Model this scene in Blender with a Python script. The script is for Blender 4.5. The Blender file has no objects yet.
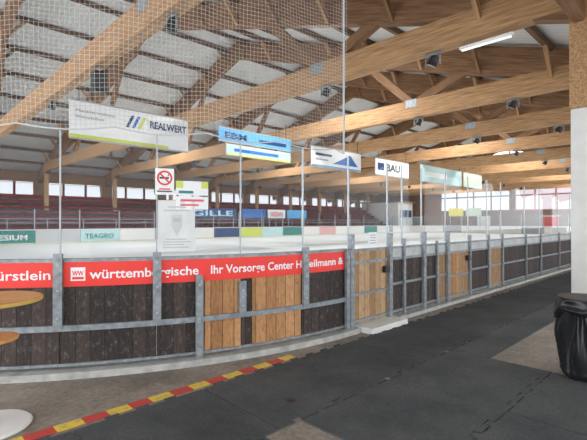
import bpy, bmesh, math, random
from mathutils import Vector, Matrix, noise
random.seed(4)
scene=bpy.context.scene
COL=scene.collection
try:
    scene.view_settings.view_transform='Standard'
except Exception: pass

# ---------------------------------------------------------------- materials
MATS={}
def nodes(name):
    m=bpy.data.materials.new(name); m.use_nodes=True
    nt=m.node_tree; b=nt.nodes['Principled BSDF']
    return m,nt,b
def mat(name,c,rough=.6,metal=0,var=.15,scale=4,bump=0,stretch=None,c2=None,spec=.5,emit=0,detail=5):
    if name in MATS: return MATS[name]
    m,nt,b=nodes(name)
    tc=nt.nodes.new('ShaderNodeTexCoord'); mp=nt.nodes.new('ShaderNodeMapping')
    nt.links.new(tc.outputs['Object'],mp.inputs['Vector'])
    if stretch: mp.inputs['Scale'].default_value=stretch
    n=nt.nodes.new('ShaderNodeTexNoise'); n.inputs['Scale'].default_value=scale; n.inputs['Detail'].default_value=detail
    nt.links.new(mp.outputs[0],n.inputs['Vector'])
    r=nt.nodes.new('ShaderNodeValToRGB')
    r.color_ramp.elements[0].position=.3; r.color_ramp.elements[1].position=.7
    lo=[x*(1-var) for x in c]; hi=list(c2) if c2 else [min(1,x*(1+var)) for x in c]
    r.color_ramp.elements[0].color=(*lo,1); r.color_ramp.elements[1].color=(*hi,1)
    nt.links.new(n.outputs['Fac'],r.inputs['Fac']); nt.links.new(r.outputs[0],b.inputs['Base Color'])
    b.inputs['Roughness'].default_value=rough; b.inputs['Metallic'].default_value=metal
    b.inputs['Specular IOR Level'].default_value=spec
    if bump:
        bp=nt.nodes.new('ShaderNodeBump'); bp.inputs['Strength'].default_value=bump; bp.inputs['Distance'].default_value=.02
        nt.links.new(n.outputs['Fac'],bp.inputs['Height']); nt.links.new(bp.outputs[0],b.inputs['Normal'])
    if emit:
        b.inputs['Emission Color'].default_value=(*c,1); b.inputs['Emission Strength'].default_value=emit
    MATS[name]=m; return m
def glassmat(name,tint,base=.006,graze=.14):
    m=bpy.data.materials.new(name); m.use_nodes=True; nt=m.node_tree; nt.nodes.clear()
    o=nt.nodes.new('ShaderNodeOutputMaterial'); mx=nt.nodes.new('ShaderNodeMixShader')
    t=nt.nodes.new('ShaderNodeBsdfTransparent'); g=nt.nodes.new('ShaderNodeBsdfGlossy'); lw=nt.nodes.new('ShaderNodeLayerWeight')
    lw.inputs['Blend'].default_value=.5
    pw=nt.nodes.new('ShaderNodeMath'); pw.operation='POWER'; pw.inputs[1].default_value=4
    ma=nt.nodes.new('ShaderNodeMath'); ma.operation='MULTIPLY_ADD'; ma.inputs[1].default_value=graze; ma.inputs[2].default_value=base
    nt.links.new(lw.outputs['Facing'],pw.inputs[0]); nt.links.new(pw.outputs[0],ma.inputs[0])
    t.inputs[0].default_value=(*tint,1); g.inputs['Roughness'].default_value=.02; g.inputs[0].default_value=(.9,.95,1,1)
    nt.links.new(ma.outputs[0],mx.inputs[0])
    nt.links.new(t.outputs[0],mx.inputs[1]); nt.links.new(g.outputs[0],mx.inputs[2]); nt.links.new(mx.outputs[0],o.inputs[0])
    return m
def plankmat(name,c1,c2,gap,width=.14,rough=.75,axis=0,gw=.05,scuff=(.3,.28,.26),sc_amt=.5,sc_lo=.54):
    m,nt,b=nodes(name)
    tc=nt.nodes.new('ShaderNodeUVMap')
    sp=nt.nodes.new('ShaderNodeSeparateXYZ'); nt.links.new(tc.outputs[0],sp.inputs[0])
    d=nt.nodes.new('ShaderNodeMath'); d.operation='DIVIDE'; d.inputs[1].default_value=width
    nt.links.new(sp.outputs[axis],d.inputs[0])
    fr=nt.nodes.new('ShaderNodeMath'); fr.operation='FRACT'; nt.links.new(d.outputs[0],fr.inputs[0])
    lt=nt.nodes.new('ShaderNodeMath'); lt.operation='LESS_THAN'; lt.inputs[1].default_value=gw; nt.links.new(fr.outputs[0],lt.inputs[0])
    fl=nt.nodes.new('ShaderNodeMath'); fl.operation='FLOOR'; nt.links.new(d.outputs[0],fl.inputs[0])
    wn=nt.nodes.new('ShaderNodeTexWhiteNoise'); wn.noise_dimensions='1D'; nt.links.new(fl.outputs[0],wn.inputs['W'])
    mp=nt.nodes.new('ShaderNodeMapping'); mp.inputs['Scale'].default_value=(14,1.6,1)
    nt.links.new(tc.outputs[0],mp.inputs[0])
    n=nt.nodes.new('ShaderNodeTexNoise'); n.inputs['Scale'].default_value=3; n.inputs['Detail'].default_value=6; n.inputs['Roughness'].default_value=.7
    nt.links.new(mp.outputs[0],n.inputs['Vector'])
    a=nt.nodes.new('ShaderNodeMath'); a.operation='MULTIPLY_ADD'; a.inputs[1].default_value=.6
    nt.links.new(wn.outputs['Value'],a.inputs[0]); 
    s=nt.nodes.new('ShaderNodeMath'); s.operation='MULTIPLY_ADD'; s.inputs[1].default_value=1.4; s.inputs[2].default_value=-.5
    nt.links.new(n.outputs['Fac'],s.inputs[0]); nt.links.new(s.outputs[0],a.inputs[2])
    mx=nt.nodes.new('ShaderNodeMix'); mx.data_type='RGBA'; mx.inputs[6].default_value=(*c1,1); mx.inputs[7].default_value=(*c2,1)
    nt.links.new(a.outputs[0],mx.inputs[0])
    mp2=nt.nodes.new('ShaderNodeMapping'); mp2.inputs['Scale'].default_value=(9,5,1); nt.links.new(tc.outputs[0],mp2.inputs[0])
    n2=nt.nodes.new('ShaderNodeTexNoise'); n2.inputs['Scale'].default_value=2.3; n2.inputs['Detail'].default_value=9; n2.inputs['Roughness'].default_value=.8
    nt.links.new(mp2.outputs[0],n2.inputs['Vector'])
    cr=nt.nodes.new('ShaderNodeMapRange'); cr.inputs['From Min'].default_value=sc_lo; cr.inputs['From Max'].default_value=sc_lo+.14; cr.inputs['To Max'].default_value=sc_amt
    nt.links.new(n2.outputs['Fac'],cr.inputs['Value'])
    m3=nt.nodes.new('ShaderNodeMix'); m3.data_type='RGBA'; m3.inputs[7].default_value=(*scuff,1)
    nt.links.new(cr.outputs[0],m3.inputs[0]); nt.links.new(mx.outputs[2],m3.inputs[6])
    m2=nt.nodes.new('ShaderNodeMix'); m2.data_type='RGBA'; m2.inputs[7].default_value=(*gap,1)
    nt.links.new(lt.outputs[0],m2.inputs[0]); nt.links.new(m3.outputs[2],m2.inputs[6]); nt.links.new(m2.outputs[2],b.inputs['Base Color'])
    b.inputs['Roughness'].default_value=rough
    return m
def tapemat(name,c,worn):
    m,nt,b=nodes(name)
    g=nt.nodes.new('ShaderNodeNewGeometry')
    n=nt.nodes.new('ShaderNodeTexNoise'); n.inputs['Scale'].default_value=16; n.inputs['Detail'].default_value=8; n.inputs['Roughness'].default_value=.8
    nt.links.new(g.outputs['Position'],n.inputs['Vector'])
    r=nt.nodes.new('ShaderNodeValToRGB'); e=r.color_ramp.elements
    e[0].position=.50; e[0].color=(*c,1); e[1].position=.66; e[1].color=(*worn,1)
    nt.links.new(n.outputs['Fac'],r.inputs[0]); nt.links.new(r.outputs[0],b.inputs['Base Color']); b.inputs['Roughness'].default_value=.6
    return m

M_glulam=mat('glulam_light',(.39,.215,.105),.6,var=.25,scale=3,stretch=(.5,8,8),c2=(.59,.36,.185),spec=.2)
M_rafter=mat('glulam_brown',(.21,.112,.060),.65,var=.2,scale=3,stretch=(.5,8,8),c2=(.34,.195,.108),spec=.15)
M_purlin=mat('purlin_wood',(.17,.105,.07),.7,var=.2,scale=3,stretch=(.5,8,8),spec=.15)
M_steel=mat('galvanised_steel',(.27,.30,.32),.5,.4,var=.3,scale=14,bump=.1)
M_alu=mat('aluminium',(.40,.43,.45),.4,.4,var=.08,scale=8)
M_dark=plankmat('dark_boards',(.016,.012,.012),(.075,.050,.042),(.004,.004,.004),sc_amt=.45,sc_lo=.53)
M_orange=plankmat('fresh_boards',(.26,.11,.035),(.66,.36,.16),(.05,.025,.012),scuff=(.16,.09,.06),sc_amt=.75,sc_lo=.51)
M_tan=plankmat('worn_tan_boards',(.27,.14,.065),(.60,.40,.22),(.05,.025,.012),scuff=(.15,.11,.08),sc_amt=.75,sc_lo=.51)
M_red=mat('red_banner',(.86,.040,.028),.45,var=.05,scale=3)
M_white=mat('white_print',(.85,.86,.87),.5,var=.03)
M_whitewall=mat('white_paint',(.74,.74,.72),.6,var=.06,scale=3)
M_strip=mat('pale_board_strip',(.50,.52,.52),.6,var=.15,scale=6)
M_black=mat('black_plastic',(.015,.015,.017),.4,var=.2)
M_curb=mat('curb_concrete',(.42,.42,.40),.8,var=.25,scale=9,bump=.2)
M_net=mat('net_cord',(.52,.55,.56),.8,var=.05)
M_glass=glassmat('rink_glass',(.985,.992,.995),.007,.18)
M_glassb=glassmat('rink_glass_blue',(.95,.98,.99),.006,.10)
M_win=glassmat('window_glass',(.95,.97,1),.02,.1)
M_winw=glassmat('translucent_white_pane',(.27,.275,.285),.0,.02)
M_winp=glassmat('translucent_pink_pane',(.27,.228,.236),.0,.02)
M_winn=glassmat('dimmed_white_pane',(.235,.24,.25),.0,.02)  # dark pane tint holds down the brightness of the sky behind it
M_maroon=mat('maroon_seat',(.24,.028,.024),.8,var=.3,scale=2,spec=.03)
M_tier=mat('tier_concrete',(.05,.022,.020),.95,var=.2,scale=2,spec=.03)
M_blue=mat('blue_print',(.03,.16,.50),.5,var=.05)
M_navy=mat('navy_print',(.02,.05,.16),.5,var=.05)
M_lblue=mat('light_blue_print',(.10,.38,.72),.5,var=.05)
M_pblue=mat('pale_blue_print',(.48,.66,.80),.5,var=.05)
M_yellow=mat('yellow_print',(.70,.62,.14),.5,var=.08)
M_kick=mat('far_kick_strip',(.62,.60,.42),.6,var=.08)
M_lime=mat('lime_print',(.60,.66,.12),.5,var=.05)
M_teal=mat('teal_print',(.03,.22,.20),.5,var=.05)
M_pteal=mat('pale_teal_print',(.46,.66,.67),.5,var=.05)
M_pgreen=mat('pale_green_print',(.56,.66,.54),.5,var=.05)
M_pink=mat('pink_print',(.75,.10,.16),.5,var=.05)
M_ppink=mat('pale_pink_frame',(.72,.42,.42),.5,var=.05)
M_grey=mat('grey_print',(.36,.38,.40),.6,var=.05)
M_pgrey=mat('pale_grey_print',(.50,.52,.53),.6,var=.05)
M_fgrey=mat('faint_grey_print',(.60,.62,.63),.6,var=.05)
M_taper=mat('red_print',(.72,.05,.05),.55,var=.1,scale=20)
M_tr=tapemat('red_tape',(.60,.06,.05),(.25,.12,.10)); M_ty=tapemat('yellow_tape',(.78,.57,.08),(.36,.28,.14))
M_table=mat('varnished_table_wood',(.60,.27,.07),.35,var=.2,scale=3,stretch=(1,8,1),c2=(.80,.42,.14))
M_bag=mat('black_bin_bag',(.014,.015,.017),.27,var=.1,spec=.4)
def rubber():
    m,nt,b=nodes('rubber_mat')
    g=nt.nodes.new('ShaderNodeNewGeometry')
    a=nt.nodes.new('ShaderNodeTexNoise'); a.inputs['Scale'].default_value=1.3; a.inputs['Detail'].default_value=9; a.inputs['Roughness'].default_value=.7
    c=nt.nodes.new('ShaderNodeTexNoise'); c.inputs['Scale'].default_value=60; c.inputs['Detail'].default_value=3
    nt.links.new(g.outputs['Position'],a.inputs['Vector']); nt.links.new(g.outputs['Position'],c.inputs['Vector'])
    r=nt.nodes.new('ShaderNodeValToRGB'); e=r.color_ramp.elements
    e[0].position=.30; e[0].color=(.047,.052,.056,1); e[1].position=.75; e[1].color=(.112,.117,.116,1)
    nt.links.new(a.outputs['Fac'],r.inputs[0])
    mx=nt.nodes.new('ShaderNodeMix'); mx.data_type='RGBA'; mx.blend_type='OVERLAY'; mx.inputs[0].default_value=.55
    nt.links.new(r.outputs[0],mx.inputs[6]); nt.links.new(c.outputs['Fac'],mx.inputs[7]); nt.links.new(mx.outputs[2],b.inputs['Base Color'])
    bp=nt.nodes.new('ShaderNodeBump'); bp.inputs['Strength'].default_value=.5; bp.inputs['Distance'].default_value=.004
    nt.links.new(c.outputs['Fac'],bp.inputs['Height']); nt.links.new(bp.outputs[0],b.inputs['Normal'])
    b.inputs['Roughness'].default_value=.8; b.inputs['Specular IOR Level'].default_value=.25
    return m
M_mat=rubber()
M_tube=mat('lamp_tube',(1,1,.97),.3,var=0,emit=.5)
M_wallb=mat('end_wall_boards',(.22,.13,.085),.8,var=.2,scale=2,spec=.1)
M_wallg=mat('side_wall_render',(.17,.10,.09),.8,var=.15,scale=1,spec=.1)
M_gable=mat('gable_sheeting',(.50,.49,.46),.8,var=.1,scale=1,spec=.2)

def floormat():
    m,nt,b=nodes('old_concrete')
    tc=nt.nodes.new('ShaderNodeTexCoord')
    n=nt.nodes.new('ShaderNodeTexNoise'); n.inputs['Scale'].default_value=1.1; n.inputs['Detail'].default_value=8; n.inputs['Roughness'].default_value=.7
    n2=nt.nodes.new('ShaderNodeTexNoise'); n2.inputs['Scale'].default_value=22; n2.inputs['Detail'].default_value=4
    nt.links.new(tc.outputs['Object'],n.inputs['Vector']); nt.links.new(tc.outputs['Object'],n2.inputs['Vector'])
    r=nt.nodes.new('ShaderNodeValToRGB'); r.color_ramp.elements[0].position=.32; r.color_ramp.elements[1].position=.68
    r.color_ramp.elements[0].color=(.15,.125,.10,1); r.color_ramp.elements[1].color=(.33,.29,.245,1)
    nt.links.new(n.outputs['Fac'],r.inputs[0])
    mx=nt.nodes.new('ShaderNodeMix'); mx.data_type='RGBA'; mx.blend_type='MULTIPLY'; mx.inputs[0].default_value=.7
    nt.links.new(r.outputs[0],mx.inputs[6]); nt.links.new(n2.outputs['Fac'],mx.inputs[7])
    hs=nt.nodes.new('ShaderNodeHueSaturation'); hs.inputs['Value'].default_value=1.6
    nt.links.new(mx.outputs[2],hs.inputs['Color']); nt.links.new(hs.outputs[0],b.inputs['Base Color'])
    b.inputs['Roughness'].default_value=.7
    return m
M_floor=floormat()
def icemat():
    m,nt,b=nodes('rink_ice')
    tc=nt.nodes.new('ShaderNodeTexCoord')
    n=nt.nodes.new('ShaderNodeTexNoise'); n.inputs['Scale'].default_value=.35; n.inputs['Detail'].default_value=5
    nt.links.new(tc.outputs['Object'],n.inputs['Vector'])
    r=nt.nodes.new('ShaderNodeValToRGB')
    r.color_ramp.elements[0].color=(.84,.91,.95,1); r.color_ramp.elements[1].color=(.92,.97,.99,1)
    nt.links.new(n.outputs['Fac'],r.inputs[0]); nt.links.new(r.outputs[0],b.inputs['Base Color'])
    b.inputs['Roughness'].default_value=.5; b.inputs['Specular IOR Level'].default_value=.15
    return m
M_ice=icemat()
def roofmat():
    m,nt,b=nodes('roof_sheeting')
    tc=nt.nodes.new('ShaderNodeTexCoord')
    sp=nt.nodes.new('ShaderNodeSeparateXYZ'); nt.links.new(tc.outputs['Object'],sp.inputs[0])
    d=nt.nodes.new('ShaderNodeMath'); d.operation='MULTIPLY'; d.inputs[1].default_value=2*math.pi/.28; nt.links.new(sp.outputs[0],d.inputs[0])
    f=nt.nodes.new('ShaderNodeMath'); f.operation='SINE'; nt.links.new(d.outputs[0],f.inputs[0])
    l=nt.nodes.new('ShaderNodeMapRange'); l.inputs['From Min'].default_value=.55; l.inputs['From Max'].default_value=1; l.inputs['To Max'].default_value=.18
    nt.links.new(f.outputs[0],l.inputs['Value'])
    n=nt.nodes.new('ShaderNodeTexNoise'); n.inputs['Scale'].default_value=.8; n.inputs['Detail'].default_value=7
    nt.links.new(tc.outputs['Object'],n.inputs['Vector'])
    r=nt.nodes.new('ShaderNodeValToRGB'); r.color_ramp.elements[0].position=.3; r.color_ramp.elements[1].position=.7
    r.color_ramp.elements[0].color=(.62,.615,.60,1); r.color_ramp.elements[1].color=(.75,.75,.73,1)
    nt.links.new(n.outputs['Fac'],r.inputs[0])
    mx=nt.nodes.new('ShaderNodeMix'); mx.data_type='RGBA'; mx.inputs[7].default_value=(.28,.27,.26,1)
    nt.links.new(l.outputs[0],mx.inputs[0]); nt.links.new(r.outputs[0],mx.inputs[6]); nt.links.new(mx.outputs[2],b.inputs['Base Color'])
    b.inputs['Roughness'].default_value=.8
    return m
M_roof=roofmat()

# ---------------------------------------------------------------- helpers
def obj(name,me,m=None,loc=(0,0,0)):
    o=bpy.data.objects.new(name,me); COL.objects.link(o); o.location=loc
    if m and me: me.materials.append(m)
    return o
def mesh(name,v,f,m=None,uv=None,smooth=False):
    me=bpy.data.meshes.new(name); me.from_pydata([tuple(x) for x in v],[],f)
    if uv:
        l=me.uv_layers.new(name='UVMap')
        for p in me.polygons:
            for li in p.loop_indices: l.data[li].uv=uv[me.loops[li].vertex_index]
    if smooth:
        for p in me.polygons: p.use_smooth=True
    me.update()
    bm=bmesh.new(); bm.from_mesh(me); bmesh.ops.recalc_face_normals(bm,faces=bm.faces); bm.to_mesh(me); bm.free()
    return obj(name,me,m)
BF=[(0,1,3,2),(4,6,7,5),(0,4,5,1),(2,3,7,6),(0,2,6,4),(1,5,7,3)]
def box(name,a,b,m,bev=0):
    c=[(a[i]+b[i])/2 for i in range(3)]; h=[abs(b[i]-a[i])/2 for i in range(3)]
    v=[(x*h[0],y*h[1],z*h[2]) for x in(-1,1) for y in(-1,1) for z in(-1,1)]
    o=mesh(name,v,BF,m); o.location=c
    if bev:
        md=o.modifiers.new('b','BEVEL'); md.width=bev; md.segments=2
    return o
def beam(name,p0,p1,w,h,m,bev=0):
    p0=Vector(p0);p1=Vector(p1);L=(p1-p0).length; x=(p1-p0).normalized()
    up=Vector((0,0,1)) if abs(x.z)<.95 else Vector((0,1,0))
    y=up.cross(x).normalized(); z=x.cross(y)
    v=[(a*L/2,b*w/2,c*h/2) for a in(-1,1) for b in(-1,1) for c in(-1,1)]
    o=mesh(name,v,BF,m); R=Matrix((x,y,z)).transposed().to_4x4()
    o.matrix_basis=Matrix.Translation((p0+p1)/2)@R
    if bev:
        md=o.modifiers.new('b','BEVEL'); md.width=bev; md.segments=1
    return o
def lathe(name,prof,m,n=32,loc=(0,0,0)):
    v=[];f=[]
    for r,z in prof:
        for i in range(n):
            a=2*math.pi*i/n; v.append((r*math.cos(a),r*math.sin(a),z))
    k=len(prof)
    for j in range(k-1):
        for i in range(n):
            f.append((j*n+i,j*n+(i+1)%n,(j+1)*n+(i+1)%n,(j+1)*n+i))
    f.append(tuple(range(n-1,-1,-1))); f.append(tuple((k-1)*n+i for i in range(n)))
    o=mesh(name,v,f,m); o.location=loc
    return o
def tag(o,label,cat,group=None,kind=None):
    o['label']=label; o['category']=cat
    if group:o['group']=group
    if kind:o['kind']=kind
    return o
def struct(o,kind='structure'):
    o['kind']=kind; return o
def empty(name,loc):
    e=bpy.data.objects.new(name,None); COL.objects.link(e); e.location=loc; e.empty_display_size=.2
    return e
def wm(o):
    b=o.matrix_basis.copy()
    return b if o.parent is None else wm(o.parent)@o.matrix_parent_inverse@b
def par(ch,p):
    ch.parent=p; ch.matrix_parent_inverse=wm(p).inverted()
    return ch
def dup(root,off,label=None):
    kids=[c for c in root.children]
    r=root.copy(); COL.objects.link(r); r.location=Vector(root.location)+Vector(off)
    for c in kids:
        k=c.copy(); COL.objects.link(k); k.parent=r
        k.matrix_parent_inverse=c.matrix_parent_inverse.copy(); k.matrix_basis=c.matrix_basis.copy()
        for g in c.children:
            q=g.copy(); COL.objects.link(q); q.parent=k; q.matrix_parent_inverse=g.matrix_parent_inverse.copy(); q.matrix_basis=g.matrix_basis.copy()
    if label: r['label']=label
    return r

V0=3.85;V1=33.85;R=6.4;UA=4.8;UB=52.0
QL=R*math.pi/2; L1=UB-UA; L2=V1-V0-2*R
def P(s,off=0.0):
    """point + outward offset along the rink fence"""
    def arc(cx,cy,a0,t):
        a=a0+t/R; return (cx+(R+off)*math.cos(a),cy+(R+off)*math.sin(a))
    if s<-QL: return (UA-R-off,V0+R+(-QL-s))
    if s<0: return arc(UA,V0+R,-math.pi/2,s)
    if s<L1: return (UA+s,V0-off)
    s-=L1
    if s<QL: return arc(UB,V0+R,-math.pi/2,s)
    s-=QL
    if s<L2: return (UB+R+off,V0+R+s)
    s-=L2
    if s<QL: return arc(UB,V1-R,0,s)
    s-=QL
    if s<L1: return (UB-s,V1+off)
    s-=L1
    return arc(UA,V1-R,math.pi/2,min(s,QL))
def ribbon(name,s0,s1,o0,o1,z0,z1,m,step=.12):
    straight=(s0>=0 and s1<=L1) or (s0>=L1+2*QL+L2 and s1<=2*L1+2*QL+L2) or (s0>=L1+QL and s1<=L1+QL+L2)
    n=1 if straight else max(1,int((s1-s0)/step))
    c=P((s0+s1)/2); v=[];uv=[];f=[]
    for i in range(n+1):
        s=s0+(s1-s0)*i/n
        for o,z in((o0,z0),(o0,z1),(o1,z1),(o1,z0)):
            p=P(s,o); v.append((p[0]-c[0],p[1]-c[1],z)); uv.append((s,z))
    for i in range(n):
        a=i*4
        for j in range(4): f.append((a+j,a+(j+1)%4,a+4+(j+1)%4,a+4+j))
    f.append((0,1,2,3)); f.append((n*4+3,n*4+2,n*4+1,n*4))
    o=mesh(name,v,f,m,uv); o.location=(c[0],c[1],0)
    return o
def text(name,s,m,width,height,fn,off=.02):
    cu=bpy.data.curves.new(name,'FONT'); cu.body=s; cu.offset=off; cu.resolution_u=3
    o=bpy.data.objects.new(name,cu); COL.objects.link(o); bpy.context.view_layer.update()
    me=bpy.data.meshes.new_from_object(o.evaluated_get(bpy.context.evaluated_depsgraph_get()))
    bpy.data.objects.remove(o)
    xs=[v.co.x for v in me.vertices]
    x0,x1=min(xs),max(xs)
    for v in me.vertices:
        v.co=Vector(fn((v.co.x-x0)/(x1-x0)*width, v.co.y/.73*height))
    o=obj(name,me,m); return o
def rib_text(s,m,s0,s1,zb,h,off,parent,name='lettering',bold=.02):
    o=text(name,s,m,s1-s0,h,lambda x,y:(*P(s0+x,off),zb+y),bold); par(o,parent); return o
def flat_text(s,m,x0,w,y,zb,h,parent,name='lettering',bold=.02):
    o=text(name,s,m,w,h,lambda a,b:(x0+a,y,zb+b),bold); par(o,parent); return o

# ---------------------------------------------------------------- setting
EYE=1.6
struct(box('floor',(-12,-8,-.2),(64,44,0),M_floor))
n=12;pts=[]
for cx,cy,a0 in((UB,V0+R,-90),(UB,V1-R,0),(UA,V1-R,90),(UA,V0+R,180)):
    for i in range(n+1):
        a=math.radians(a0+90*i/n); pts.append((cx+(R-.09)*math.cos(a),cy+(R-.09)*math.sin(a)))
v=[(x-28,y-19,0) for x,y in pts]+[(x-28,y-19,.04) for x,y in pts]; N=len(pts)
f=[tuple(range(N-1,-1,-1)),tuple(range(N,2*N))]+[(i,(i+1)%N,N+(i+1)%N,N+i) for i in range(N)]
o=mesh('ice_sheet',v,f,M_ice); o.location=(28,19,0)
tag(o,'pale bluish-white ice surface of the skating rink','ice rink surface')

# roof
RY=21.0; RZ=12.1; SL=.315
def zr(y): return RZ-SL*abs(y-RY)
UK=[-1.4+5.7*k for k in range(12)]
for nm,ya,yb in(('ceiling',-5,RY),('ceiling_slope',RY,45)):
    za=zr(ya)+.62;zb=zr(yb)+.62
    v=[(-9,ya,za),(64,ya,za),(64,yb,zb),(-9,yb,zb),(-9,ya,za+.12),(64,ya,za+.12),(64,yb,zb+.12),(-9,yb,zb+.12)]
    struct(mesh(nm,v,[(0,3,2,1),(4,5,6,7),(0,1,5,4),(1,2,6,5),(2,3,7,6),(3,0,4,7)],M_roof))
PU=2.3
for sgn in(-1,1):
    for i in range(11):
        y=RY+sgn*(.9+PU*i)
        if y>43: continue
        z=zr(y)+.49
        o=beam('roof_purlin',(-8.5,y,z),(63.5,y,z),.14,.22,M_purlin)
        tag(o,'long brown timber roof purlin carrying pale sheeting','roof beam','roof purlins')
def truss(u,col):
    e=empty('roof_truss',(u,RY,0))
    tag(e,'glued-laminated timber roof truss with light tie beam'+(' on white column' if col else ''),'roof truss','timber roof trusses')
    def c(o): return par(o,e)
    c(beam('tie_beam',(u,1.6,EYE+4.62),(u,40.4,EYE+4.62),.32,.70,M_glulam))
    c(beam('rafter',(u,-4.5,zr(-4.5)),(u,RY+.1,RZ+.03),.30,1.0,M_rafter))
    c(beam('rafter',(u,RY,RZ),(u,43.5,zr(43.5)),.30,1.0,M_rafter))
    for sg in(-1,1):
        for ya,yb in (((9.0,11.5),(14.5,17.5)) if sg>0 else ((9.0,11.5),(9.0,6.8))):
            a=RY+sg*(RY-ya); b=RY+sg*(RY-yb)
            c(beam('strut',(u,a,6.4),(u,b,zr(b)-.35),.2,.32,M_rafter))
    for sg in(-1,1):
        for i in range(0,9):
            y=RY+sg*(.9+PU*i)
            if abs(y-RY)>18.5: continue
            for dx in(-1,1):
                c(beam('knee_brace',(u+dx*.1,y,zr(y)-.45),(u+dx*.8,y,zr(y)+.42),.11,.16,M_glulam if i%2 else M_rafter))
    for y in(9.0,33):
        c(box('gusset_plate',(u-.17,y-.2,6.28),(u+.17,y+.3,6.60),M_steel))
    c(box('column',(u-.15,39.9,0),(u+.15,40.2,5.9),M_glulam))
    if col:
        c(box('column_head',(u-.17,1.87,3.84),(u+.17,2.21,6.0),M_glulam,.01))
        c(box('column',(u-.15,1.89,.06),(u+.15,2.19,3.84),M_whitewall,.01))
        c(box('column_base_plate',(u-.2,1.84,0),(u+.2,2.24,.06),M_steel))
    return e
tA=truss(UK[0],False); tB=truss(UK[2],True)
for k in range(1,12):
    if k==2: continue
    if k%2==0: dup(tB,(UK[k]-UK[2],0,0))
    else: dup(tA,(UK[k]-UK[0],0,0))
o=beam('eave_beam',(-8,2.04,5.72),(63,2.04,5.72),.2,.36,M_rafter); tag(o,'long timber beam running over the white columns','roof beam')

# side wall with window band
struct(box('wall_north',(-9,42,0),(63,42.3,3.85),M_wallg))
struct(box('wall_north_top',(-9,42,5.05),(63,42.3,6.0),M_rafter))
wi=0
for k in range(-2,12):
    u00=-1.4+5.7*k
    if u00>-9: struct(box('wall_north_pier_%s'%'abcdefghijklmnop'[k+2],(u00-.5,41.95,3.85),(u00+.5,42.3,5.05),M_wallb))
    for h in range(3):
        u0=u00+1.9*h
        if u0<-9: continue
        wi+=1
        e=empty('window_%d'%wi,(u0+.95,42.1,3.85)); struct(e)
        a=.53 if h==0 else .05; b=1.35 if h==2 else 1.85
        par(struct(mesh('pane',[(u0+a,42.1,3.9),(u0+b,42.1,3.9),(u0+b,42.1,5.0),(u0+a,42.1,5.0)],[(0,1,2,3)],M_winn)),e)
        if h: par(struct(box('mullion',(u0-.08,42.02,3.85),(u0+.08,42.2,5.05),M_maroon)),e)
        par(struct(box('sill',(u0,41.9,3.68),(u0+1.9,41.99,3.95),M_maroon)),e)
X=62.0
def wallbox(nm,y0,y1,z0,z1,m=M_wallb): struct(box(nm,(X,y0,z0),(X+.3,y1,z1),m))
wallbox('wall_east',-5,42,0,3.2)
wallbox('wall_east_band',-5,42,7.2,7.5)
for i,(a,b) in enumerate(((-5,5),(12.4,13.0),(20.3,21.0),(31,42))): wallbox('wall_east_pier_%s'%'abcd'[i],a,b,3.2,7.2)
def win(y0,y1,z0,z1,cols,edge,pm):
    global wi
    wi+=1
    e=empty('window_%d'%wi,(X+.1,(y0+y1)/2,z0)); struct(e)
    par(struct(mesh('pane',[(X+.1,y0,z0),(X+.1,y1,z0),(X+.1,y1,z1),(X+.1,y0,z1)],[(0,1,2,3)],pm)),e)
    for i in range(cols+1):
        y=y0+(y1-y0)*i/cols
        par(struct(box('mullion',(X+.02,y-.09,z0),(X+.2,y+.09,z1),edge)),e)
    for z in(z0,(z0+z1)/2,z1):
        par(struct(box('transom',(X+.03,y0,z-.10),(X+.2,y1,z+.10),edge)),e)
win(21.0,31,3.2,7.2,4,M_grey,M_winw); win(13,20.3,3.2,7.2,3,M_ppink,M_winp); win(5,12.4,3.2,7.2,2,M_ppink,M_winp)
def poly(nm,pts,x0,x1,m):
    k=len(pts); v=[(x0,a,b) for a,b in pts]+[(x1,a,b) for a,b in pts]
    f=[tuple(range(k)),tuple(range(2*k-1,k-1,-1))]+[(i,(i+1)%k,k+(i+1)%k,k+i) for i in range(k)]
    return mesh(nm,v,f,m)
zt=lambda y: zr(y)+.6
struct(poly('wall_east_gable',[(4.5,7.5),(12,7.5),(12,zt(12)),(4.5,zt(4.5))],X,X+.3,M_gable))
struct(poly('wall_east_gable_far',[(29,7.5),(37.4,7.5),(37.4,zt(37.4)),(29,zt(29))],X,X+.3,M_gable))
struct(box('wall_east_sill',(X,12,7.5),(X+.3,29,8.1),M_gable))
wi+=1
e=empty('window_%d'%wi,(X,21,8.1)); struct(e)
par(struct(poly('pane',[(12,8.1),(29,8.1),(29,zt(29)),(21,zt(21)),(12,zt(12))],X+.1,X+.12,M_win)),e)
for y in(12.1,16.5,21,25.5,28.9): par(struct(box('mullion',(X,y-.08,8.1),(X+.2,y+.08,zt(y))  ,M_grey)),e)
for i,y in enumerate((6.5,16,24.5,35)):
    e=empty('door_%d'%(i+1),(X-.05,y,0)); struct(e)
    par(struct(box('leaf',(X-.08,y-.9,0),(X,y+.9,2.3),(M_grey,M_taper,M_whitewall,M_grey)[i])),e)
    par(struct(box('frame',(X-.1,y-1.0,2.3),(X,y+1.0,2.42),M_whitewall)),e)
struct(box('wall_south',(-9,-7,0),(63,-6.8,.9),M_wallg))

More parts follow.
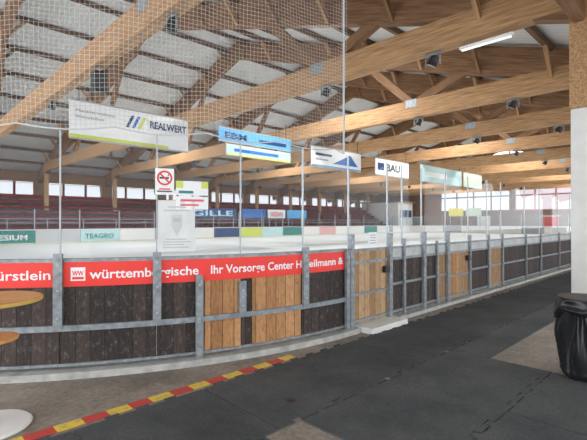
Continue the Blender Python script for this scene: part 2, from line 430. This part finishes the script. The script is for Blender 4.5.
# ---------------------------------------------------------------- grandstand
for i in range(7):
    y=36+.8*i; z=.85+.43*i
    e=empty('grandstand_tier',(25,y,0))
    tag(e,'long dark tier with dark red bench row','grandstand','bleacher rows along the rink')
    par(box('step',(-4,y,0),(56,y+.8,z),M_tier),e)
    par(box('bench',(-4,y+.25,z+.16),(56,y+.55,z+.22),M_maroon),e)
    par(box('backrest',(-4,y+.58,z+.20),(56,y+.62,z+.36),M_maroon),e)
    for k in range(16):
        par(box('bench_bracket',(-3.5+3.9*k,y+.3,z),(-3.44+3.9*k,y+.62,z+.3),M_tier),e)
e=empty('stand_railing',(25,35.6,0)); tag(e,'long grey steel railing in front of the stand','railing')
for z in(1.5,1.8): par(box('rail',(-4,35.58,z),(56,35.62,z+.04),M_alu),e)
for k in range(24): par(box('rail_post',(-3.8+2.55*k,35.58,0),(-3.75+2.55*k,35.63,1.84),M_alu),e)
e=empty('announcer_booth',(58,38,0)); tag(e,'white booth with dark windows above the stand','booth')
par(box('body',(56.3,35,0),(60.5,41.8,4.6),M_whitewall),e)
for k in range(3): par(box('booth_window',(56.9+1.15*k,34.94,2.3),(57.8+1.15*k,35.0,3.4),M_navy),e)
par(box('booth_roof',(56,34.6,4.6),(60.8,42,4.8),M_rafter),e)
for u0,w,m,t,mt in((20.6,5.6,M_navy,'GILLE',M_pblue),(27.0,3.2,M_blue,None,None),(30.5,2.6,M_white,'NISSAN',M_taper),(33.4,3.2,M_lblue,None,None)):
    o=box('billboard',(u0,35.3,2.0),(u0+w,35.35,2.95),m); e=o
    tag(o,'long advertising hoarding fixed in front of the stand','billboard','hoardings on the stand')
    for uu in(u0+.3,u0+w-.3):
        par(box('billboard_leg',(uu-.04,35.36,0),(uu+.04,35.42,2.8),M_alu),o)
    if t: flat_text(t,mt,u0+.4,w-.8,35.29,2.2,.55,o)
for i,(y0,m) in enumerate(((24.4,M_pgreen),(27.0,M_yellow))):
    o=box('billboard',(60.9,y0,2.4),(60.95,y0+2.2,3.6),m); tag(o,'pale '+('green','yellow')[i]+' hoarding on posts at the rink end','billboard')
    for yy in(y0+.2,y0+2.0): par(box('billboard_leg',(60.96,yy-.05,0),(61.05,yy+.05,3.5),M_alu),o)

# ---------------------------------------------------------------- far fence
def fence(s0,s1,m,t=None,mt=None,gl=M_glassb):
    e=empty('dasher_board',(*P((s0+s1)/2),0))
    tag(e,'distant rink fence section with printed advertising face','rink fence','distant rink fence')
    par(ribbon('board_panel',s0,s1-.03,-.05,.05,.14,1.02,m,.8),e)
    par(ribbon('kick_plate',s0,s1-.03,-.06,.04,.04,.14,M_kick,.8),e)
    par(ribbon('cap_rail',s0,s1-.03,-.07,.07,1.02,1.07,M_whitewall,.8),e)
    if t:
        pa=P(s1-.03); x0=pa[0]
        flat_text(t,mt,x0+.3,(s1-s0)-.8,V1-.07,.36,.36,e)
    par(ribbon('glass_pane',s0+.04,s1-.07,-.006,.006,1.07,2.5,gl,.8),e)
    p=P(s0+.02); par(box('glass_post',(p[0]-.03,p[1]-.03,1.07),(p[0]+.03,p[1]+.03,2.52),M_alu),e)
S0=L1
k=0
while S0<L1+2*QL+L2-.1:
    nxt=min(S0+2.6,L1+2*QL+L2)
    fence(S0,nxt,(M_whitewall,M_whitewall,M_grey,M_whitewall)[k%4]); S0=nxt; k+=1
SF=L1+2*QL+L2
seq=[(M_teal,'NESIUM',M_white),(M_pgrey,None,None),(M_pteal,'TEAGRO',M_teal),(M_whitewall,None,None),(M_grey,None,None),(M_whitewall,None,None),(M_navy,None,None),(M_lime,None,None),(M_pteal,None,None),(M_teal,None,None),(M_whitewall,None,None),(M_ppink,None,None),(M_whitewall,None,None),(M_whitewall,None,None),(M_teal,None,None),(M_whitewall,None,None)]
W=L1/16
for i in range(16):
    s1=SF+L1-i*W; s0=s1-W
    m,t,mt=seq[i]; fence(s0,s1,m,t,mt)
s=SF+L1
for j in range(4): fence(s,s+QL/4,M_whitewall); s+=QL/4

# ---------------------------------------------------------------- near fence
POST=[-6.5,-5.55,-4.6,-3.65,-2.69,-1.73,-.83,.06,1.06,1.5,2.15,3.07,4.1,5.1,5.95]
while POST[-1]<L1-1.9: POST.append(POST[-1]+(1.3,1.9,1.5,1.7)[len(POST)%4])
split={ -2.69:[(-2.69,-2.19,'d'),(-2.17,-1.73,'o')], -1.73:[(-1.73,-1.60,'d'),(-1.59,-.87,'o'),(-.86,-.83,'d')],
        .06:[(.06,.14,'d'),(.14,1.06,'t')], 3.07:[(3.07,3.6,'o'),(3.6,4.1,'t')], 5.1:[(5.1,5.95,'t')],2.15:[(2.15,2.66,'d'),(2.66,3.07,'t')]}
boards={}
def post(s,w,z0,z1,d0,d1,parent):
    e=ribbon('fence_post',s-w/2,s+w/2,d0,d1,z0,z1,M_steel,.05); par(e,parent)
    if s<8:
        for z in(z0+.1,(z0+z1)/2,z1-.12):
            c=ribbon('bolt',s-.011,s+.011,d1,d1+.008,z,z+.022,M_alu,.05); par(c,e)
    return e
for i in range(len(POST)-1):
    a,b=POST[i],POST[i+1]
    e=empty('dasher_board',(*P((a+b)/2),0)); boards[i]=e
    parts=split.get(a,[(a,b,'d')])
    lab='weathered dark timber rink fence section with glass above'
    if any(p[2]!='d' for p in parts): lab='rink fence section repaired with fresh orange planks'
    if a==.06: lab='rink gate section with worn tan planks in steel frame'
    tag(e,lab,'rink fence','near rink fence')
    top=1.18 if a<0 else 1.16
    pt=top if a<1 else 1.02
    for p in parts:
        par(ribbon('planks',p[0]+.004,p[1]-.004,-.02,.02,.09,pt,{'d':M_dark,'o':M_orange,'t':M_tan}[p[2]]),e)
    if a>1: par(ribbon('pale_strip',a+.003,b-.003,-.02,.022,1.02,top,M_strip),e)
    par(ribbon('inner_facing',a+.002,b-.002,-.05,-.025,.08,top,M_whitewall),e)
    par(ribbon('cap_rail',a+.002,b-.002,-.05,.033,top,top+.035,M_steel),e)
    if a<0:
        par(ribbon('mid_rail',a,b,.033,.065,.47,.53,M_steel),e)
        par(ribbon('bottom_rail',a,b,.022,.04,.10,.13,M_steel),e)
    else:
        dz=.06 if a in(.06,3.07) else 0
        par(ribbon('mid_rail',a,b,.025,.045,.57-dz,.61-dz,M_steel),e)
        par(ribbon('upper_rail',a,b,.025,.045,.98,1.02,M_steel),e)
        par(ribbon('bottom_rail',a,b,.025,.045,.12,.16,M_steel),e)
    if a in(.06,3.07): par(ribbon('latch',b-.17,b-.05,.03,.09,.80,.90,M_black),e)
    par(ribbon('glass_pane',a+.014,b-.014,-.006,.006,top+.04,2.55,M_glass),e)
    if a<0:
        z0,z1=.5,1.27
        if a==-1.73: z1=.90
        post(a,.085,z0,z1,.04,.085,e)
    else:
        hv=a in(.06,1.06,2.15,3.07)
        post(a,.085 if hv else .055,.0,1.42 if hv else (1.32 if a<6.2 else 1.26),.03,.085 if hv else .07,e)
    w=.007 if a<0 else .011
    par(ribbon('glass_post',a-w,a+w,-.009,.012,1.22,2.56,M_alu,.05),e)
for s,i in((-5.0,2),(-2.24,4),(-.04,6)): post(s,.075,.0,1.0 if s<-.1 else 1.2,.045,.09,boards[i])
post(2.65,.045,.05,1.25,.03,.07,boards[10])
o=ribbon('fence_curb',-7,.16,-.055,.15,.0,.07,M_curb); tag(o,'low pale concrete curb under the timber fence','curb')
o=ribbon('fence_curb',1.15,L1,-.055,.13,.0,.06,M_curb); tag(o,'low pale concrete curb under the straight fence','curb')
o=box('gate_threshold',(UA+.18,V0-.34,0),(UA+1.13,V0+.02,.085),M_whitewall,.01); tag(o,'white raised threshold slab at the rink gate','threshold')

ZB=.925
ban=ribbon('advertising_banner',-6.4,.0,.030,.036,ZB,1.18,M_red)
tag(ban,'red advertising banner with white lettering along the fence top','banner')
T=.0375
rib_text('Fürstlein',M_white,-4.315,-3.73,ZB+.08,.10,T,ban,bold=.012)
rib_text('württembergische',M_white,-3.36,-2.24,ZB+.08,.10,T,ban,bold=.018)
rib_text('Ihr Vorsorge Center H',M_white,-2.10,-.88,ZB+.08,.10,T,ban,bold=.018)
rib_text('eilmann &',M_white,-.75,-.10,ZB+.08,.10,T,ban,bold=.018)
lg=ribbon('logo',-3.54,-3.40,.036,.038,ZB+.06,ZB+.20,M_white); par(lg,ban)
rib_text('WW',M_red,-3.525,-3.415,ZB+.115,.05,.0395,lg,'logo_letters',.03)
lg2=ribbon('logo_bar',-3.525,-3.415,.038,.0395,ZB+.075,ZB+.10,M_red); par(lg2,lg)

def sign(name,s0,s1,z0,z1,m,lab,cat='sign'):
    o=ribbon(name,s0,s1,.022,.03,z0,z1,m); tag(o,lab,cat); return o
sg=sign('no_smoking_sign',-2.71,-2.51,1.90,2.19,M_white,'white no-smoking sign with red prohibition circle')
def ringmesh(name,sc,zc,r0,r1,off,m,parent,n=32):
    v=[];f=[]
    for i in range(n):
        a=2*math.pi*i/n
        for r in(r0,r1): v.append((*P(sc+r*math.cos(a),off),zc+r*math.sin(a)))
    for i in range(n): f.append((2*i,2*i+1,(2*i+3)%(2*n),(2*i+2)%(2*n)))
    return par(mesh(name,v,f,m),parent)
def quad(name,pts,off,m,parent):
    return par(mesh(name,[(*P(s,off),z) for s,z in pts],[tuple(range(len(pts)))],m),parent)
sc,zc=-2.61,2.085
quad('cigarette',[(sc-.055,zc-.01),(sc+.045,zc-.01),(sc+.045,zc+.01),(sc-.055,zc+.01)],.0315,M_black,sg)
quad('smoke',[(sc+.03,zc+.018),(sc+.04,zc+.018),(sc+.052,zc+.05),(sc+.04,zc+.045)],.0315,M_black,sg)
ringmesh('prohibition_ring',sc,zc,.062,.082,.032,M_taper,sg)
quad('prohibition_bar',[(sc-.058,zc+.045),(sc-.045,zc+.058),(sc+.058,zc-.045),(sc+.045,zc-.058)],.0325,M_taper,sg)
quad('caption_bar',[(sc-.08,1.93),(sc+.08,1.93),(sc+.08,1.945),(sc-.08,1.945)],.0315,M_black,sg)
quad('caption_bar',[(sc-.06,1.955),(sc+.06,1.955),(sc+.06,1.97),(sc-.06,1.97)],.0315,M_taper,sg)
y1=sign('glass_notice',-2.49,-2.13,1.90,2.06,M_white,'white notice with yellow-green band on the glass','notice')
quad('print_band',[(-2.49,1.98),(-2.13,1.98),(-2.13,2.06),(-2.49,2.06)],.0315,M_lime,y1)
quad('print_block',[(-2.46,1.92),(-2.30,1.92),(-2.30,1.95),(-2.46,1.95)],.0315,M_teal,y1)
y2=sign('glass_notice',-2.49,-2.13,1.74,1.885,M_white,'white notice with red printed line','notice')
quad('print_line',[(-2.44,1.83),(-2.18,1.83),(-2.18,1.855),(-2.44,1.855)],.0315,M_pink,y2)
quad('print_line',[(-2.44,1.78),(-2.24,1.78),(-2.24,1.80),(-2.44,1.80)],.0315,M_pink,y2)
y3=sign('glass_poster',-2.68,-2.28,1.27,1.84,mat('poster_paper',(.72,.74,.74),.6,var=.08,scale=6),'large white poster with faint grey emblem and print','poster')
quad('emblem',[(-2.54,1.56),(-2.48,1.44),(-2.42,1.56),(-2.42,1.68),(-2.54,1.68)],.0315,M_fgrey,y3)
quad('emblem_bar',[(-2.52,1.60),(-2.44,1.60),(-2.44,1.64),(-2.52,1.64)],.0325,M_pgrey,y3)
for z,a,b in((1.31,-2.63,-2.35),(1.34,-2.63,-2.40),(1.37,-2.63,-2.33),(1.40,-2.60,-2.38),(1.72,-2.62,-2.34),(1.76,-2.58,-2.38)): quad('print_line',[(a,z),(b,z),(b,z+.012),(a,z+.012)],.0315,M_pgrey,y3)
nn=sign('paper_notice',.52,.74,1.22,1.44,M_white,'small white laminated notice by the rink gate','notice')
for z in(1.27,1.31,1.35,1.39): quad('print_line',[(.55,z),(.71,z),(.71,z+.012),(.55,z+.012)],.032,M_grey,nn)

# ---------------------------------------------------------------- safety net
def net():
    s0,s1=-6.0,-.04; z0,z1=2.62,6.3; c=P(-2.5); g=.048; w=.0018; v=[];f=[]
    def wob(s,z): return .05*math.sin(s*1.9+1.2)*math.sin((z-2.6)/3.7*math.pi)+.025*math.sin(s*4.3+z*1.7)
    def sag(s,z):
        t=(s+6)/.96; return -.055*math.sin(math.pi*(t-math.floor(t)))*(1-(z-z0)/(z1-z0))**2
    ss=[s0+g*i for i in range(int((s1-s0)/g)+1)]
    zz=[z0+g*i for i in range(int((z1-z0)/g)+1)]
    for s in ss:
        p=len(v)
        for j,z in enumerate(zz[::5]+[z1]):
            for d in(-w,w):
                a=P(s+d+.012*math.sin(z*2.3+s),wob(s,z)); v.append((a[0]-c[0],a[1]-c[1],z+sag(s,z)))
            if j: f.append((p+2*j-2,p+2*j-1,p+2*j+1,p+2*j))
    def row(z,w,f,v,q=.001):
        p=len(v)
        for j,s in enumerate(ss[::2]+[s1]):
            a=P(s,wob(s,z)+q); h=z+sag(s,z)
            v.append((a[0]-c[0],a[1]-c[1],h-w)); v.append((a[0]-c[0],a[1]-c[1],h+w))
            if j: f.append((p+2*j-2,p+2*j,p+2*j+1,p+2*j-1))
    for z in zz: row(z,w,f,v)
    o=mesh('safety_net',v,f,M_net); o.location=(c[0],c[1],0)
    tag(o,'grey-white knotted safety net sagging above the glass','safety net',kind='stuff')
    v2=[];f2=[]; row(z0,.008,f2,v2,.004); b=mesh('border_rope',v2,f2,M_net); b.location=(c[0],c[1],0); par(b,o)
    b=ribbon('edge_rope',s1-.01,s1+.012,-.010,.010,2.58,6.3,M_net); par(b,o)
net()

# ---------------------------------------------------------------- hanging banners
def hang(u0,u1,m,name_lab,zt=5.62,zb=4.45):
    y=15.0
    o=box('hanging_banner',(u0,y-.02,zb),(u1,y+.02,zt),m); tag(o,name_lab,'banner','advertising banners under the roof')
    for uu in(u0+.3,u1-.3): par(beam('suspension_rope',(uu,y,zt),(uu,y,zt+.7),.02,.02,M_black),o)
    for z in(zt,zb): par(beam('edge_bar',(u0,y,z),(u1,y,z),.06,.05,M_alu),o)
    return o
def bar(parent,pts,m,y=14.972,name='printed_shape'):
    return par(mesh(name,[(a,y,b) for a,b in pts],[tuple(range(len(pts)))],m),parent)
b1=hang(4.4,8.75,M_white,'white advertising banner with blue lettering and slanted bars',5.62,4.36)
bar(b1,[(4.4,4.36),(7.9,4.36),(7.9,4.50),(4.4,4.50)],M_lime)
flat_text('REALWERT',M_navy,7.16,1.5,14.965,5.08,.27,b1,bold=.03)
for k,m in enumerate((M_navy,M_blue,M_lime)): bar(b1,[(6.25+.22*k,4.98),(6.36+.22*k,4.98),(6.58+.22*k,5.43),(6.47+.22*k,5.43)],m)
flat_text('Hausverwaltung',M_grey,4.6,1.3,14.965,5.25,.10,b1)
flat_text('Immobilien',M_grey,4.6,.9,14.965,5.05,.10,b1)
b2=hang(10.2,14.4,M_lblue,'light blue advertising banner with dark lettering',5.62,5.05)
flat_text('EBM',M_navy,10.5,1.2,14.965,5.2,.27,b2); bar(b2,[(12.4,5.2),(14.1,5.2),(14.1,5.36),(12.4,5.36)],M_navy)
o=box('hanging_banner',(10.6,14.98,4.48),(14.4,15.02,4.96),M_pblue); tag(o,'shallow pale blue advertising banner with yellow-green edge','banner','advertising banners under the roof')
bar(o,[(10.6,4.48),(14.4,4.48),(14.4,4.56),(10.6,4.56)],M_lime); bar(o,[(11.0,4.66),(13.6,4.66),(13.6,4.80),(11.0,4.80)],M_blue)
for uu in(10.9,14.1): par(beam('suspension_rope',(uu,15,4.96),(uu,15,5.05),.02,.02,M_black),o)
b3=hang(15.9,20.1,M_white,'white advertising banner with dark blue triangle',5.55,4.5)
bar(b3,[(17.6,4.75),(19.8,4.75),(19.1,5.35)],M_blue); bar(b3,[(16.2,5.1),(17.5,5.1),(17.5,5.22),(16.2,5.22)],M_navy); bar(b3,[(16.2,4.85),(17.2,4.85),(17.2,4.93),(16.2,4.93)],M_grey)
bar(b3,[(15.9,4.5),(20.1,4.5),(20.1,4.6),(15.9,4.6)],M_lblue)
b4=hang(21.6,25.4,M_white,'white advertising banner with dark lettering and logo block',5.5,4.5); flat_text('BAU',M_black,22.75,1.55,14.965,4.8,.46,b4,bold=.03)
bar(b4,[(21.8,4.8),(22.5,4.8),(22.5,5.25),(21.8,5.25)],M_navy)
b5=hang(27.0,33.5,M_pteal,'long pale teal advertising banner'); bar(b5,[(27.8,4.8),(31,4.8),(31,5.2),(27.8,5.2)],M_white)
b6=hang(33.9,37.5,M_pgreen,'pale green advertising banner')

# ---------------------------------------------------------------- lamps
def flood(u,y,lab='black floodlight on a bracket under the tie beam'):
    e=empty('floodlight',(u,y,5.86)); tag(e,lab,'floodlight','hall floodlights')
    par(box('bracket',(u-.03,y-.2,5.79),(u+.03,y+.2,5.865),M_steel),e)
    for d in(-.19,.19): par(box('yoke_arm',(u-.02,y+d-.012,5.55),(u+.02,y+d+.012,5.82),M_steel),e)
    h=lathe('housing',[(.06,.14),(.10,.11),(.11,.0),(.14,-.10),(.15,-.11)],M_black,20); h.location=(u,y,5.66); h.rotation_euler=(.5,0,0); par(h,e)
    l=lathe('lens',[(.135,-.111),(.135,-.117)],M_alu,20); l.location=(u,y,5.66); l.rotation_euler=(.5,0,0); par(l,e)
    return e
fl=flood(UK[1],8.0)
for k in range(1,11):
    for y in((8.0,16.5) if k==1 else (5.2,8.8,17.5,26)):
        if (k,y)==(1,8.0): continue
        dup(fl,(UK[k]-UK[1],y-8.0,0))
e=empty('loudspeaker',(UK[1],12.1,5.86)); tag(e,'black loudspeaker hanging from the tie beam','loudspeaker')
u=UK[1]
par(box('bracket',(u-.03,12.06,5.70),(u+.03,12.14,5.865),M_steel),e)
par(box('cabinet',(u-.17,11.93,5.15),(u+.17,12.27,5.72),M_black,.03),e)
par(box('grille',(u-.14,11.915,5.2),(u+.14,11.93,5.66),mat('speaker_grille',(.05,.05,.055),.6)),e)
def tube(u,y0,y1,z):
    e=empty('fluorescent_light',(u,(y0+y1)/2,z)); tag(e,'white fluorescent tube light below the tie beam','light fixture')
    par(box('housing',(u-.06,y0,z),(u+.06,y1,z+.05),M_white),e)
    par(beam('tube',(u,y0+.04,z-.03),(u,y1-.04,z-.03),.035,.035,M_tube),e)
    for y in(y0+.2,y1-.2): par(box('hanger',(u-.01,y-.01,z+.05),(u+.01,y+.01,5.865),M_steel),e)
    return e
tube(UK[2],3.3,4.5,5.74)

# ---------------------------------------------------------------- floor mats & tape
def teeth(a0,a1,c):
    out=[];p=.13; k=math.ceil(a0/p); 
    out.append((a0,c))
    while (k+1)*p<a1-.02:
        a=k*p
        if k%2==0: out+= [(a+.03,c),(a+.005,c+.05),(a+p-.005,c+.05),(a+p-.03,c)]
        k+=1
    out.append((a1,c)); return out
def mat_tile(u0,u1,v0,v1,tb=True,tt=True,lab='large dark grey rubber floor mat'):
    g=.010
    bot=[(a,b+g) for a,b in (teeth(u0+g,u1-g,v0) if tb else [(u0+g,v0),(u1-g,v0)])]
    top=[(a,b-g) for a,b in (teeth(u0+g,u1-g,v1) if tt else [(u0+g,v1),(u1-g,v1)])]
    pts=bot+top[::-1]; cx,cy=(u0+u1)/2,(v0+v1)/2
    bm=bmesh.new(); vs=[bm.verts.new((a-cx,b-cy,.001)) for a,b in pts]
    f=bm.faces.new(vs); r=bmesh.ops.extrude_face_region(bm,geom=[f])
    for x in r['geom']:
        if isinstance(x,bmesh.types.BMVert): x.co.z=.013
    bmesh.ops.recalc_face_normals(bm,faces=bm.faces)
    bmesh.ops.triangulate(bm,faces=[f for f in bm.faces if len(f.verts)>4])
    me=bpy.data.meshes.new('rubber_mat'); bm.to_mesh(me); bm.free()
    o=obj('rubber_mat',me,M_mat,(cx,cy,0)); tag(o,lab,'floor mat','rubber floor mats')
x=-2.4
while x<40: mat_tile(x,x+1.15,2.4,3.5,True,True); x+=1.15
mat_tile(-.3,2.05,1.3,2.4,True,True); mat_tile(2.42,3.76,1.3,2.4,True,True); mat_tile(3.76,5.1,1.3,2.4,True,True)
mat_tile(-.3,2.4,.2,1.3,False,True); mat_tile(2.42,3.76,.2,1.3,False,True); mat_tile(3.76,5.1,.2,1.3,False,True)
mat_tile(.5,5.1,-.9,.19,False,False)
x=5.11
while x<40: mat_tile(x,x+2.3,1.95,2.4,False,True,'narrow dark grey rubber floor mat strip'); x+=2.3
tp=empty('warning_tape',(2,3.57,0)); tag(tp,'worn red and yellow warning tape stuck on the floor','tape')
a=.2;k=0
while a<3.5:
    l=.18+.03*random.random(); j=.006*random.random()
    o=box('tape_stripe',(a,3.555+j,.001),(min(a+l,3.52),3.68+j,.004),M_tr if k%2 else M_ty); par(o,tp); a+=l; k+=1
o=lathe('dark_mark',[(.03,.0),(.045,.003),(.045,.004),(.0,.005)],M_black,16,(2.62,2.72,.013)); tag(o,'small black disc for a dark mark on the mat','floor cap')  # flat black disc stands for a dark mark on the mat

# ---------------------------------------------------------------- bar table
fx=Vector((.698,.716)); rx=Vector((.716,-.698))
tc=rx*(-2.37)+fx*3.3
tb=empty('bar_table',(tc.x,tc.y,0)); tag(tb,'round standing table with orange wooden top and white foot','table')
def L(nm,prof,m,n=48): return par(lathe(nm,prof,m,n,(tc.x,tc.y,0)),tb)
L('table_top',[(.0,.975),(.34,.975),(.358,.985),(.36,1.0),(.35,1.008),(.0,1.008)],M_table)
L('top_rim',[(.352,.972),(.366,.978),(.366,1.002),(.352,1.004)],mat('yellow_rim',(.62,.40,.09),.5),48)
L('pole',[(.025,.03),(.025,.975)],M_alu,20)
L('shelf',[(.0,.675),(.195,.675),(.202,.69),(.195,.70),(.0,.70)],M_table)
L('foot',[(.0,.0),(.29,.0),(.295,.01),(.28,.022),(.06,.035),(.03,.05),(.0,.05)],M_whitewall)

# ---------------------------------------------------------------- litter bag
bc=rx*3.00+fx*4.35
st=empty('bin_bag_stand',(bc.x,bc.y,0)); tag(st,'glossy black rubbish bag hanging in folds from a bin rim','trash bag')
def sridge(x,y,z):
    q=noise.noise(Vector((x,y,z))); return 1-2.2*math.sqrt(q*q+.004)
nseg=170;nr=80;v=[];f=[]
for j in range(nr+1):
    t=j/nr; z=.005+.80*t
    r=.218+.028*math.sin(math.pi*min(1,(1-t)*1.15))
    if t<.08: r*= .80+.20*math.sqrt(t/.08)
    for i in range(nseg):
        a=2*math.pi*i/nseg; ca,sa=math.cos(a),math.sin(a)
        tw=a+.35*z+.25*noise.noise(Vector((ca,sa,z*1.5)))
        ct,s2=math.cos(tw),math.sin(tw)
        q =noise.noise(Vector((ca*1.6+4,sa*1.6,z*2.4)))*.05
        q+=(sridge(ct*3.0,s2*3.0,z*1.1)-.6)*.030
        q+=(sridge(ct*5.5+z*1.5,s2*5.5,z*2.8+7)-.6)*.010
        v.append(((r+q)*ca,(r+q)*sa,z))
for j in range(nr):
    for i in range(nseg): f.append((j*nseg+i,j*nseg+(i+1)%nseg,(j+1)*nseg+(i+1)%nseg,(j+1)*nseg+i))
f.append(tuple(range(nseg-1,-1,-1)))
o=mesh('bag',v,f,M_bag,smooth=True); o.location=(bc.x,bc.y,0); par(o,st)
v=[];f=[];nr2=16
for j in range(nr2+1):
    t=j/nr2
    for i in range(nseg):
        a=2*math.pi*i/nseg; ca,sa=math.cos(a),math.sin(a)
        r=.245+.026*math.sin(t*2.6)+.05*t*(sridge(ca*2.2,sa*2.2,t*1.2+3)-.4)
        v.append((r*ca,r*sa,.825-(.18+.12*noise.noise(Vector((ca*1.3,sa*1.3,9))))*t))
for j in range(nr2):
    for i in range(nseg): f.append((j*nseg+i,j*nseg+(i+1)%nseg,(j+1)*nseg+(i+1)%nseg,(j+1)*nseg+i))
o=mesh('folded_rim',v,f,M_bag,smooth=True); o.location=(bc.x,bc.y,0); par(o,st)
par(lathe('ring',[(.225,.80),(.25,.80),(.25,.83),(.225,.83)],M_black,40,(bc.x,bc.y,0)),st)

# ---------------------------------------------------------------- light
w=bpy.data.worlds.new('World'); scene.world=w; w.use_nodes=True
bg=w.node_tree.nodes['Background']; bg.inputs[0].default_value=(.93,.965,1,1); bg.inputs[1].default_value=3.8
for k in range(2,11,2):
    for y in(12,28):
        ld=bpy.data.lights.new('fill_light','AREA'); ld.shape='DISK'; ld.size=1.2; ld.energy=520; ld.color=(1,.985,.96)  # added fill lights between the trusses to brighten the hall, without fixtures
        lo=bpy.data.objects.new('fill_light',ld); COL.objects.link(lo); lo.location=(UK[k]+2.8,y,zr(y)-.8)

cam=bpy.data.cameras.new('camera'); co=bpy.data.objects.new('camera',cam); COL.objects.link(co)
cam.lens=26; cam.sensor_width=36; cam.clip_end=300
co.location=(0,0,EYE); co.rotation_euler=(math.radians(90.25),0,-math.atan2(.698,.716))
scene.camera=co
